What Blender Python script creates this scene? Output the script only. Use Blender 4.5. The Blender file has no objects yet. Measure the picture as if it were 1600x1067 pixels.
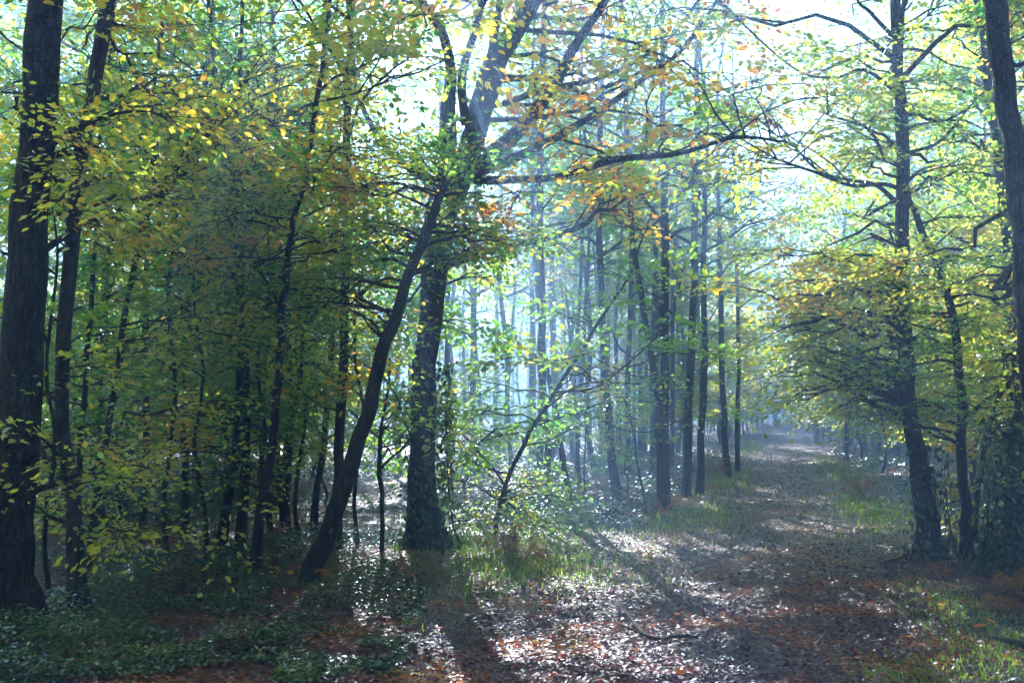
import bpy, math, random
import numpy as np
from mathutils import Vector

rng = np.random.default_rng(11)
random.seed(11)
sc = bpy.context.scene
col = sc.collection
R = math.radians

# ------------------------------------------------------------------ camera
CAM_Z, FX, PITCH = 1.6, 1556.0, R(4.3)
cd = bpy.data.cameras.new('camera'); cam = bpy.data.objects.new('camera', cd); col.objects.link(cam)
cam.location = (0, 0, CAM_Z); cam.rotation_euler = (R(90) + PITCH, 0, 0)
cd.sensor_width = 36; cd.lens = 36 * FX / 1600; cd.clip_start = 0.05; cd.clip_end = 2000
sc.camera = cam

# ------------------------------------------------------------------ sky, sun, exposure
SUN_AZ, SUN_EL = R(-8), R(33)
w = bpy.data.worlds.new('World'); sc.world = w; w.use_nodes = True
nt = w.node_tree; nt.nodes.clear()
sky = nt.nodes.new('ShaderNodeTexSky'); sky.sky_type = 'NISHITA'; sky.sun_disc = False
sky.sun_elevation = SUN_EL; sky.sun_rotation = SUN_AZ; sky.air_density = 1.2; sky.dust_density = 0.4; sky.ozone_density = 4.5
bg = nt.nodes.new('ShaderNodeBackground'); bg.inputs['Strength'].default_value = 0.055
wo = nt.nodes.new('ShaderNodeOutputWorld')
nt.links.new(sky.outputs[0], bg.inputs[0]); nt.links.new(bg.outputs[0], wo.inputs[0])
SUNV = np.array([math.sin(SUN_AZ) * math.cos(SUN_EL), math.cos(SUN_AZ) * math.cos(SUN_EL), math.sin(SUN_EL)])
ld = bpy.data.lights.new('sun', 'SUN'); ld.energy = 5.0; ld.angle = R(0.5); ld.color = (1.0, 0.985, 0.96)
sun = bpy.data.objects.new('sun', ld); col.objects.link(sun)
sun.rotation_euler = Vector(SUNV).to_track_quat('Z', 'Y').to_euler(); sun.location = (0, 60, 60)
sc.view_settings.view_transform = 'Standard'; sc.view_settings.look = 'None'
sc.view_settings.gamma = 1; sc.view_settings.use_curve_mapping = False
sc.view_settings.exposure = 3.0
cy = sc.cycles
cy.max_bounces = 6; cy.diffuse_bounces = 3; cy.glossy_bounces = 1; cy.transmission_bounces = 4
cy.volume_bounces = 0; cy.transparent_max_bounces = 4
cy.use_denoising = True; cy.sample_clamp_indirect = 4.0; cy.sample_clamp_direct = 4.0
cy.caustics_reflective = False; cy.caustics_refractive = False
HAZE_D, HAZE_C, HAZE_G = 0.018, (0.34, 0.59, 1.0), 0.6
HAZE_TOP = 20.0

# ------------------------------------------------------------------ helpers
def value_noise(x, y, seed=0):
    xi = np.floor(x).astype(np.int64); yi = np.floor(y).astype(np.int64)
    xf = x - xi; yf = y - yi
    u = xf * xf * (3 - 2 * xf); v = yf * yf * (3 - 2 * yf)
    def h(a, b):
        n = (a * 374761393 + b * 668265263 + seed * 1442695041) & 0xFFFFFFFF
        n = ((n ^ (n >> 13)) * 1274126177) & 0xFFFFFFFF
        return ((n ^ (n >> 16)) & 0xFFFF) / 65535.0
    return (h(xi, yi) * (1 - u) + h(xi + 1, yi) * u) * (1 - v) + (h(xi, yi + 1) * (1 - u) + h(xi + 1, yi + 1) * u) * v

def path_x(y): return 0.27 * y - 0.1
def ground_z(x, y):
    x = np.asarray(x, float); y = np.asarray(y, float)
    d = np.abs(x - path_x(y))
    off = np.clip((d - 1.8) / 2.5, 0, 1)
    z = 0.10 * (value_noise(x * .45 + 9, y * .45, 3) - .5) * (0.25 + off) + 0.03 * (value_noise(x * 1.7, y * 1.7, 5) - .5) * (0.5 + off)
    z = z + np.clip(y - 45, 0, 75) * 0.012
    z = z + off * 0.05 - 0.03 * np.exp(-((d - 0.75) / 0.35) ** 2)
    return z
def at(px, py, Y):
    u = (px - 800) / FX; v = (533.5 - py) / FX
    d = np.array([u, math.cos(PITCH) - v * math.sin(PITCH), math.sin(PITCH) + v * math.cos(PITCH)])
    return np.array([0, 0, CAM_Z]) + d * (Y / d[1])
def hit(px, py):
    u = (px - 800) / FX; v = (533.5 - py) / FX
    d = np.array([u, math.cos(PITCH) - v * math.sin(PITCH), math.sin(PITCH) + v * math.cos(PITCH)])
    t = CAM_Z / -d[2]
    return np.array([d[0] * t, d[1] * t, 0.0])
def project(P):
    q = P - np.array([0, 0, CAM_Z])
    f = q[:, 1] * math.cos(PITCH) + q[:, 2] * math.sin(PITCH); up = -q[:, 1] * math.sin(PITCH) + q[:, 2] * math.cos(PITCH)
    f = np.maximum(f, 0.01)
    return 800 + FX * q[:, 0] / f, 533.5 - FX * up / f, f
def norm(a): return a / np.maximum(np.linalg.norm(a, axis=-1, keepdims=True), 1e-9)

def mesh_from(name, verts, loops, starts, smooth=False):
    me = bpy.data.meshes.new(name)
    me.vertices.add(len(verts)); me.vertices.foreach_set('co', np.asarray(verts, np.float32).ravel())
    me.loops.add(len(loops)); me.loops.foreach_set('vertex_index', np.asarray(loops, np.int32))
    me.polygons.add(len(starts)); me.polygons.foreach_set('loop_start', np.asarray(starts, np.int32))
    if smooth: me.polygons.foreach_set('use_smooth', np.ones(len(starts), bool))
    me.update(calc_edges=True)
    return me
def quads_mesh(name, V, Q, smooth=False):
    Q = np.asarray(Q); k = Q.shape[1]
    return mesh_from(name, V, Q.ravel(), np.arange(len(Q)) * k, smooth)
def link(name, me, mat, parent=None, loc=None):
    o = bpy.data.objects.new(name, me); col.objects.link(o)
    if mat: me.materials.append(mat)
    if parent: o.parent = parent
    if loc is not None: o.location = loc
    return o
def root_at(name, loc, label, cat, group=None):
    o = bpy.data.objects.new(name, None); col.objects.link(o); o.location = tuple(loc)
    o['label'] = label; o['category'] = cat
    if group: o['group'] = group
    return o
def smooth_path(pts, rad, n):
    """Catmull-Rom through the points"""
    P = np.asarray(pts, float); r = np.asarray(rad, float)
    A = np.column_stack([P, r]); A = np.vstack([2 * A[0] - A[1], A, 2 * A[-1] - A[-2]])
    out = []
    for i in range(1, len(A) - 2):
        t = np.linspace(0, 1, n, endpoint=False)[:, None]
        a, b, c, d = A[i - 1], A[i], A[i + 1], A[i + 2]
        out.append(0.5 * ((2 * b) + (-a + c) * t + (2 * a - 5 * b + 4 * c - d) * t ** 2 + (-a + 3 * b - 3 * c + d) * t ** 3))
    out.append(A[-2][None])
    out = np.vstack(out)
    return out[:, :3], np.maximum(out[:, 3], 0.002)

class Wood:
    def __init__(s): s.V = []; s.Q = []; s.n = 0
    def tube(s, P, r, sides=8, rough=0.0, flare=None):
        P = np.asarray(P, float); r = np.asarray(r, float); n = len(P)
        T = norm(np.gradient(P, axis=0))
        ref = np.array([0.31, 0.95, 0.05]) if abs(T[0][2]) > 0.5 else np.array([0.05, 0.1, 1.0])
        A = norm(np.cross(T, ref)); B = np.cross(T, A)
        th = np.linspace(0, 2 * math.pi, sides, endpoint=False)
        rr = np.repeat(r[:, None], sides, 1)
        if rough:
            z = np.cumsum(np.r_[0, np.linalg.norm(np.diff(P, axis=0), axis=1)])
            ph = random.random() * 50
            rr = rr * (1 + rough * (value_noise(z[:, None] * 2.2 + ph, th[None] * 1.9 + ph, 7) - .5)
                       + rough * .6 * (value_noise(z[:, None] * .8 + ph, th[None] * 0 + ph, 9) - .5))
        if flare:
            amt, hgt, lobes = flare
            h = np.clip(P[:, 2] - P[0, 2], 0, None)
            f = amt * np.exp(-h / hgt)
            ph = random.random() * 6
            rr = rr * (1 + f[:, None] * (0.75 + 0.45 * np.cos(lobes * th + ph)[None] + .25 * np.cos((lobes + 2) * th + ph * 2)[None]))
        V = P[:, None] + (A[:, None] * np.cos(th)[None, :, None] + B[:, None] * np.sin(th)[None, :, None]) * rr[..., None]
        V = V.reshape(-1, 3)
        i = np.arange(n - 1)[:, None] * sides; j = np.arange(sides)[None]; k = (np.arange(sides)[None] + 1) % sides
        Q = np.stack([i + j, i + k, i + sides + k, i + sides + j], -1).reshape(-1, 4) + s.n
        s.V.append(V); s.Q.append(Q); s.n += len(V)
        tip = P[-1] + T[-1] * r[-1] * 0.8
        s.V.append(tip[None]); tq = np.stack([np.full(sides, s.n), np.full(sides, s.n), s.n - sides + np.arange(sides), s.n - sides + (np.arange(sides) + 1) % sides], -1)
        s.caps = getattr(s, 'caps', []); s.caps.append(tq[:, 1:]); s.n += 1
    def twigs(s, P, r):
        """P: N x K x 3 polylines at once, 3-sided"""
        N, K, _ = P.shape
        if N == 0: return
        T = norm(np.gradient(P, axis=1)); ref = np.array([0.1, 0.2, 1.0])
        A = norm(np.cross(T, ref)); B = np.cross(T, A)
        rr = np.linspace(1, 0.25, K)[None, :, None] * r
        V = np.stack([P + (A * math.cos(a) + B * math.sin(a)) * rr for a in (0, 2.09, 4.19)], 2)   # N K 3 3
        base = s.n + np.arange(N)[:, None, None] * K * 3
        i = np.arange(K - 1)[None, :, None] * 3; j = np.arange(3)[None, None]; k = (j + 1) % 3
        Q = np.stack([base + i + j, base + i + k, base + i + 3 + k, base + i + 3 + j], -1).reshape(-1, 4)
        s.V.append(V.reshape(-1, 3)); s.Q.append(Q); s.n += N * K * 3
    def mesh(s, name, origin):
        V = np.vstack(s.V) - origin; Q = np.vstack(s.Q)
        loops = Q.ravel(); starts = np.arange(len(Q)) * 4
        if getattr(s, 'caps', None):
            C = np.vstack(s.caps); starts = np.r_[starts, len(loops) + np.arange(len(C)) * 3]; loops = np.r_[loops, C.ravel()]
        return mesh_from(name, V, loops, starts, True)

TEMPL_NEAR = np.array([(0, 0, 0), (.22, .25, .05), (.62, .27, .07), (1, 0, -.06), (.62, -.27, .07), (.22, -.25, .05)])
TEMPL_FAR = np.array([(0, 0, 0), (.45, .30, .08), (1, 0, -.03), (.45, -.30, .08)])
def leaf_mesh(name, P, D, N, S, near, origin=np.zeros(3)):
    T = TEMPL_NEAR if near else TEMPL_FAR
    D = norm(D); N = norm(N - (N * D).sum(-1, keepdims=True) * D); W = np.cross(N, D)
    V = P[:, None] + (D[:, None] * T[None, :, 0:1] + W[:, None] * T[None, :, 1:2] + N[:, None] * T[None, :, 2:3]) * S[:, None, None]
    k = len(T); b = np.arange(len(P))[:, None] * k
    if near:
        Q = np.stack([b + np.array([[0, 1, 2, 3]]), b + np.array([[0, 3, 4, 5]])], 1).reshape(-1, 4)
    else:
        Q = np.stack([b + np.array([[0, 1, 2]]), b + np.array([[0, 2, 3]])], 1).reshape(-1, 3)
    return quads_mesh(name, V.reshape(-1, 3) - origin, Q)

def open_sky(x, y):
    """light map, crowns are thinned where sun should reach the ground: 0 closed canopy .. 1 gap in the crowns"""
    n = 0.6 * value_noise(x * .9 + 3, y * .55, 21) + 0.4 * value_noise(x * 2.3, y * 1.1 + 7, 22)
    thr = np.full(x.shape, 0.60)                                            # default: half shade
    px = path_x(y)
    thr = np.where((x > px + 1.6), 0.52, thr)
    thr = np.where((x < -1.0 - .05 * y), 0.50, thr)
    thr = np.where((x < -0.9 - .04 * y) & (y < 13), 0.70, thr)
    thr = np.where((x > -3.0) & (x < px - 1.0) & (y > 13), 0.16, thr)        # the hazy clearing
    thr = np.where((x > px - 1.0) & (x < px + 1.6) & (y > 14), 0.36, thr)
    thr = np.where((x > -.4) & (x < 1.9) & (y > 7.8) & (y < 14), 0.20, thr)   # lit patch beside the oak
    thr = np.where((x > 1.9) & (y < 14), 0.58, thr)
    thr = np.where((x > -1.2) & (x < 6) & (y < 7.4), 0.36, thr)
    thr = np.where((x > 2.9) & (x < 6.5) & (y > 5.5) & (y < 9.8), 0.14, thr)
    thr = np.where((x > 2.6) & (x < 9) & (y > 2.5) & (y < 7.5), 0.18, thr)
    thr = np.where((x > -1.2) & (x < 2.6) & (y < 3.4), 0.80, thr)
    thr = np.where((x < -1.0) & (y < 3.6), 0.46, thr)                        # sun on the upper sprays of the left edge
    thr = np.where((x < -1.5) & (y > 13.5) & (y < 17), 0.42, thr)
    thr = np.where(y < 0.8, 0.97, thr)                                      # crowns kept closed to shade the air near the camera
    return n > thr

class Leaves:
    def __init__(s): s.P = []; s.D = []; s.N = []; s.S = []; s.TW = []
    def sprays(s, O, D, length, width, nleaf, size, droop=.15, flat=.45, tilt=.3):
        O = np.asarray(O, float); D = norm(np.asarray(D, float)); n = len(O)
        if n == 0: return
        N = norm(np.array([0, 0, 1.0]) + rng.normal(0, tilt, (n, 3))); N = norm(N - (N * D).sum(-1, keepdims=True) * D)
        W = np.cross(N, D)
        L = length * rng.uniform(.6, 1.25, (n, 1, 1))
        t = (np.linspace(.08, 1, nleaf)[None] + rng.normal(0, .03, (n, nleaf)))[..., None]
        side = np.where(np.arange(nleaf) % 2, 1, -1)[None, :, None] * rng.uniform(.05, 1, (n, nleaf, 1)) ** .8
        u = side * width * (1.05 - .65 * t) * (L / length)
        P = O[:, None] + D[:, None] * L * t + W[:, None] * u - np.array([0, 0, 1.0]) * droop * L * t ** 2 + rng.normal(0, .025, (n, nleaf, 3))
        LD = norm(D[:, None] * .7 + W[:, None] * np.sign(side) * .8 + rng.normal(0, .3, P.shape) + np.array([0, 0, -.2]))
        LN = norm(N[:, None] + rng.normal(0, flat, P.shape))
        s.P.append(P.reshape(-1, 3)); s.D.append(LD.reshape(-1, 3)); s.N.append(LN.reshape(-1, 3))
        s.S.append((size * rng.uniform(.45, 1.3, n * nleaf)))
        tt = np.array([0, .35, .7, 1.0])[None, :, None]
        s.TW.append(O[:, None] + D[:, None] * L * tt - np.array([0, 0, 1.0]) * droop * L * tt ** 2)
    def arrays(s, shade=True, keep_floor=.12):
        P = np.vstack(s.P); D = np.vstack(s.D); N = np.vstack(s.N); S = np.concatenate(s.S)
        if shade:
            off = (P[:, 2] / math.tan(SUN_EL))
            gx = P[:, 0] - off * math.sin(SUN_AZ); gy = P[:, 1] - off * math.cos(SUN_AZ)
            x, y, f = project(P)
            out = (y < -140) | (x < -260) | (x > 1860) | (P[:, 1] < .5)
            k = ~(open_sky(gx, gy) & (P[:, 2] > 4.2)) | (rng.random(len(P)) < np.where(out, .10, keep_floor) * np.where((gx > 2.6) & (gx < 7) & (gy > 4.5) & (gy < 10) & (P[:, 1] > 15), .25, 1) * np.where((gx > -.5) & (gx < 2.2) & (gy > 7.8) & (gy < 13), .35, 1))  # crown leaves culled to shape the sun patches and shafts
            P, D, N, S, out = P[k], D[k], N[k], S[k], out[k]
            k = ~out | (rng.random(len(P)) < .25)
            S = np.where(out, S * 2.1, S)
            P, D, N, S = P[k], D[k], N[k], S[k]
        return P, D, N, S

# ------------------------------------------------------------------ materials
def new_mat(name):
    m = bpy.data.materials.new(name); m.use_nodes = True; t = m.node_tree; t.nodes.clear()
    return m, t, t.nodes.new, t.links.new
def leaf_mat(name, stops, trans=3.2, gloss=.06, rough=.35, patch=.6, mixt=.55):
    m, t, nn, ln = new_mat(name)
    g = nn('ShaderNodeNewGeometry'); no = nn('ShaderNodeTexNoise'); no.inputs['Scale'].default_value = patch; no.inputs['Detail'].default_value = 2
    oi = nn('ShaderNodeObjectInfo')
    ln(g.outputs['Position'], no.inputs['Vector'])
    a = nn('ShaderNodeMath'); a.operation = 'MULTIPLY_ADD'; ln(no.outputs[0], a.inputs[0]); a.inputs[1].default_value = 1.9; a.inputs[2].default_value = -.70
    b = nn('ShaderNodeMath'); b.operation = 'MULTIPLY_ADD'; ln(g.outputs['Random Per Island'], b.inputs[0]); b.inputs[1].default_value = .5; ln(a.outputs[0], b.inputs[2])
    c = nn('ShaderNodeMath'); c.operation = 'MULTIPLY_ADD'; ln(oi.outputs['Random'], c.inputs[0]); c.inputs[1].default_value = .12; ln(b.outputs[0], c.inputs[2])
    r = nn('ShaderNodeValToRGB'); ln(c.outputs[0], r.inputs[0]); cr = r.color_ramp
    while len(cr.elements) < len(stops): cr.elements.new(.5)
    for e, (p, cc) in zip(cr.elements, stops): e.position = p; e.color = (*cc, 1)
    df = nn('ShaderNodeBsdfDiffuse'); tr = nn('ShaderNodeBsdfTranslucent'); gl = nn('ShaderNodeBsdfGlossy'); gl.inputs['Roughness'].default_value = rough
    gl.inputs['Color'].default_value = (.78, .86, 1, 1)  # blue of the sky sheen put into the gloss colour
    ln(r.outputs[0], df.inputs[0])
    mu = nn('ShaderNodeVectorMath'); mu.operation = 'SCALE'; ln(r.outputs[0], mu.inputs[0]); mu.inputs['Scale'].default_value = trans; ln(mu.outputs[0], tr.inputs[0])
    m1 = nn('ShaderNodeMixShader'); m1.inputs[0].default_value = mixt; ln(df.outputs[0], m1.inputs[1]); ln(tr.outputs[0], m1.inputs[2])
    fr = nn('ShaderNodeFresnel'); fr.inputs[0].default_value = 1.45
    fm = nn('ShaderNodeMath'); fm.operation = 'MULTIPLY_ADD'; ln(fr.outputs[0], fm.inputs[0]); fm.inputs[1].default_value = gloss * 2.2; fm.inputs[2].default_value = gloss * .1; fm.use_clamp = True
    m2 = nn('ShaderNodeMixShader'); ln(fm.outputs[0], m2.inputs[0]); ln(m1.outputs[0], m2.inputs[1]); ln(gl.outputs[0], m2.inputs[2])
    o = nn('ShaderNodeOutputMaterial'); ln(m2.outputs[0], o.inputs[0])
    return m
GREEN = (.065, .19, .022); DGREEN = (.030, .12, .032); YGREEN = (.19, .29, .030); YEL = (.42, .33, .035); GOLD = (.46, .25, .03)
ORA = (.42, .15, .025); RUST = (.22, .062, .02); BROWN = (.10, .04, .02)
M_LEAF = {
    'yellow': leaf_mat('leaf_yellow_hornbeam', [(0, GREEN), (.22, YGREEN), (.5, (.34, .36, .035)), (.8, YEL), (1, GOLD)], patch=.9),
    'green': leaf_mat('leaf_green_beech', [(0, DGREEN), (.35, GREEN), (.68, YGREEN), (.92, YEL), (1, GOLD)], patch=.8),
    'fresh': leaf_mat('leaf_fresh_green', [(0, GREEN), (.4, (.10, .22, .03)), (.8, YGREEN), (1, YEL)], patch=.8),
    'lime': leaf_mat('leaf_lime_maple', [(0, GREEN), (.3, YGREEN), (.65, (.27, .34, .035)), (.92, YEL), (1, GOLD)], patch=.8),
    'orange': leaf_mat('leaf_orange_oak', [(0, GREEN), (.34, YGREEN), (.54, YEL), (.72, GOLD), (.9, ORA), (1, RUST)], patch=.7),
    'mixed': leaf_mat('leaf_mixed_autumn', [(0, DGREEN), (.35, GREEN), (.62, YGREEN), (.85, YEL), (.96, GOLD), (1, ORA)], patch=.5),
}
M_LITTER = leaf_mat('wet_fallen_leaf', [(0, (.030, .018, .036)), (.40, (.080, .036, .066)), (.64, (.13, .042, .055)), (.78, (.28, .06, .028)), (.86, (.48, .11, .02)), (1, (.5, .25, .04))],
                    trans=2.0, gloss=.05, rough=.4, patch=1.1, mixt=.4)
M_IVY = leaf_mat('glossy_undergrowth_leaf', [(0, (.010, .026, .012)), (.5, (.018, .055, .018)), (.85, (.05, .12, .025)), (1, (.2, .2, .03))], gloss=.09, rough=.33, patch=.9, mixt=.4)
M_GRASS = leaf_mat('grass_blade', [(0, (.05, .11, .02)), (.5, (.10, .2, .03)), (1, (.26, .28, .05))], gloss=.05, patch=1.5)
M_BRACKEN = leaf_mat('orange_bracken', [(0, (.11, .14, .03)), (.3, (.30, .20, .04)), (.55, (.40, .19, .04)), (.8, (.32, .11, .03)), (1, (.14, .05, .02))], trans=1.8, gloss=.03, patch=2.5)

def bark_mat(name, dark, light, moss=.35, ridges=38, bump=.5):
    m, t, nn, ln = new_mat(name)
    tc = nn('ShaderNodeTexCoord'); mp = nn('ShaderNodeMapping'); mp.inputs['Scale'].default_value = (1, 1, .2); ln(tc.outputs['Object'], mp.inputs[0])
    n1 = nn('ShaderNodeTexNoise'); n1.inputs['Scale'].default_value = ridges; n1.inputs['Detail'].default_value = 6; ln(mp.outputs[0], n1.inputs['Vector'])
    n2 = nn('ShaderNodeTexNoise'); n2.inputs['Scale'].default_value = 3.0; n2.inputs['Detail'].default_value = 5; ln(tc.outputs['Object'], n2.inputs['Vector'])
    r = nn('ShaderNodeValToRGB'); ln(n1.outputs[0], r.inputs[0]); r.color_ramp.elements[0].position = .35; r.color_ramp.elements[0].color = (*dark, 1)
    r.color_ramp.elements[1].position = .68; r.color_ramp.elements[1].color = (*light, 1)
    r2 = nn('ShaderNodeValToRGB'); ln(n2.outputs[0], r2.inputs[0]); r2.color_ramp.elements[0].position = .62 - moss * .3; r2.color_ramp.elements[1].position = .72
    r2.color_ramp.elements[0].color = (0, 0, 0, 1); r2.color_ramp.elements[1].color = (.8, .8, .8, 1)
    mx = nn('ShaderNodeMix'); mx.data_type = 'RGBA'; ln(r2.outputs[0], mx.inputs[0]); ln(r.outputs[0], mx.inputs[6]); mx.inputs[7].default_value = (.035, .058, .018, 1)
    vo = nn('ShaderNodeTexVoronoi'); vo.feature = 'DISTANCE_TO_EDGE'; vo.inputs['Scale'].default_value = ridges * .6
    nd = nn('ShaderNodeTexNoise'); nd.inputs['Scale'].default_value = 9; nd.inputs['Detail'].default_value = 4; ln(tc.outputs['Object'], nd.inputs['Vector'])
    va = nn('ShaderNodeVectorMath'); va.operation = 'MULTIPLY_ADD'; ln(nd.outputs['Color'], va.inputs[0]); va.inputs[1].default_value = (.13, .13, .13); ln(mp.outputs[0], va.inputs[2]); ln(va.outputs[0], vo.inputs['Vector'])
    vs = nn('ShaderNodeMath'); vs.operation = 'MULTIPLY_ADD'; vs.use_clamp = True; ln(vo.outputs['Distance'], vs.inputs[0]); vs.inputs[1].default_value = 4.0; vs.inputs[2].default_value = .25
    cm = nn('ShaderNodeVectorMath'); cm.operation = 'SCALE'; ln(mx.outputs[2], cm.inputs[0]); ln(vs.outputs[0], cm.inputs['Scale'])
    p = nn('ShaderNodeBsdfPrincipled'); ln(cm.outputs[0], p.inputs['Base Color']); p.inputs['Roughness'].default_value = .8; p.inputs['Specular IOR Level'].default_value = .35
    hs = nn('ShaderNodeMath'); hs.operation = 'MULTIPLY_ADD'; ln(vs.outputs[0], hs.inputs[0]); hs.inputs[1].default_value = .8; ln(n1.outputs[0], hs.inputs[2])
    b = nn('ShaderNodeBump'); b.inputs['Strength'].default_value = bump; b.inputs['Distance'].default_value = .04; ln(hs.outputs[0], b.inputs['Height']); ln(b.outputs[0], p.inputs['Normal'])
    o = nn('ShaderNodeOutputMaterial'); ln(p.outputs[0], o.inputs[0])
    return m
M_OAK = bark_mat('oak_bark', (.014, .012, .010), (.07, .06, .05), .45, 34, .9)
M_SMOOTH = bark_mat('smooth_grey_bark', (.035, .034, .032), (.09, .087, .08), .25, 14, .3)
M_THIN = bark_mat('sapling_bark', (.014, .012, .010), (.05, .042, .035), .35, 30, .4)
M_DEAD = bark_mat('dead_wood', (.03, .02, .016), (.11, .08, .06), .1, 40, .6)

def soil_mat():
    m, t, nn, ln = new_mat('forest_soil')
    g = nn('ShaderNodeNewGeometry')
    n1 = nn('ShaderNodeTexNoise'); n1.inputs['Scale'].default_value = 14; n1.inputs['Detail'].default_value = 8; ln(g.outputs['Position'], n1.inputs['Vector'])
    n2 = nn('ShaderNodeTexVoronoi'); n2.inputs['Scale'].default_value = 17; ln(g.outputs['Position'], n2.inputs['Vector'])
    r = nn('ShaderNodeValToRGB'); ln(n1.outputs[0], r.inputs[0]); e = r.color_ramp.elements
    e[0].position = .3; e[0].color = (.025, .018, .014, 1); e[1].position = .75; e[1].color = (.10, .058, .038, 1)
    r2 = nn('ShaderNodeValToRGB'); ln(n2.outputs['Color'], r2.inputs[0]); e = r2.color_ramp.elements
    e[0].color = (.03, .02, .016, 1); e[1].color = (.20, .075, .035, 1)
    mx = nn('ShaderNodeMix'); mx.data_type = 'RGBA'; mx.inputs[0].default_value = .45; ln(r.outputs[0], mx.inputs[6]); ln(r2.outputs[0], mx.inputs[7])
    p = nn('ShaderNodeBsdfPrincipled'); ln(mx.outputs[2], p.inputs['Base Color']); p.inputs['Roughness'].default_value = .5
    ad = nn('ShaderNodeMath'); ln(n1.outputs[0], ad.inputs[0]); ln(n2.outputs['Distance'], ad.inputs[1])
    b = nn('ShaderNodeBump'); b.inputs['Strength'].default_value = .9; b.inputs['Distance'].default_value = .04; ln(ad.outputs[0], b.inputs['Height']); ln(b.outputs[0], p.inputs['Normal'])
    o = nn('ShaderNodeOutputMaterial'); ln(p.outputs[0], o.inputs[0])
    return m
M_SOIL = soil_mat()

# ------------------------------------------------------------------ ground, path, air
def axis(a, b, step, far, grow=1.25):
    v = list(np.arange(a, b, step)); s = step; lo = a; hi = v[-1]
    L = []; H = []
    while lo > -far: s *= grow; lo -= s; L.append(lo)
    s = step
    while hi < far: s *= grow; hi += s; H.append(hi)
    return np.array(L[::-1] + v + H)
xs = axis(-14, 20, .3, 380); ys = axis(-2, 45, .3, 380)
X, Y = np.meshgrid(xs, ys); Z = ground_z(X, Y)
nx = len(xs); ny = len(ys)
i = np.arange(ny - 1)[:, None] * nx; j = np.arange(nx - 1)[None]
g = link('ground', quads_mesh('ground', np.stack([X, Y, Z], -1).reshape(-1, 3), np.stack([i + j, i + j + 1, i + nx + j + 1, i + nx + j], -1).reshape(-1, 4), True), M_SOIL)
g['kind'] = 'structure'
# the trodden path: a sheet just above the forest floor
yy = np.r_[np.arange(-2, 40, .3), np.arange(40, 200, 3.)]
tt = np.linspace(-1, 1, 15)
hw = 1.75 + .25 * (value_noise(yy * .4, yy * 0, 31) - .5)
PX = path_x(yy)[:, None] + tt[None] * hw[:, None]; PY = np.repeat(yy[:, None], 15, 1)
PZ = ground_z(PX, PY) + .006
i = np.arange(len(yy) - 1)[:, None] * 15; j = np.arange(14)[None]
p = link('path', quads_mesh('path', np.stack([PX, PY, PZ], -1).reshape(-1, 3), np.stack([i + j, i + j + 1, i + 16 + j, i + 15 + j], -1).reshape(-1, 4), True), M_SOIL)
p['kind'] = 'structure'

hv = np.array([(x, y, z) for x in (-480, 480) for y in (-480, 480) for z in (-1.2, HAZE_TOP)], float)
hz = link('haze', quads_mesh('haze', hv, np.array([(0, 1, 3, 2), (4, 6, 7, 5), (0, 4, 5, 1), (2, 3, 7, 6), (0, 2, 6, 4), (1, 5, 7, 3)])), None)
hm, t, nn, ln = new_mat('morning_haze')
pv = nn('ShaderNodeVolumePrincipled'); pv.inputs['Color'].default_value = (*HAZE_C, 1); pv.inputs['Density'].default_value = HAZE_D; pv.inputs['Anisotropy'].default_value = HAZE_G
ln(pv.outputs[0], nn('ShaderNodeOutputMaterial').inputs['Volume'])
hz.data.materials.append(hm); hz['kind'] = 'stuff'

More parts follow.
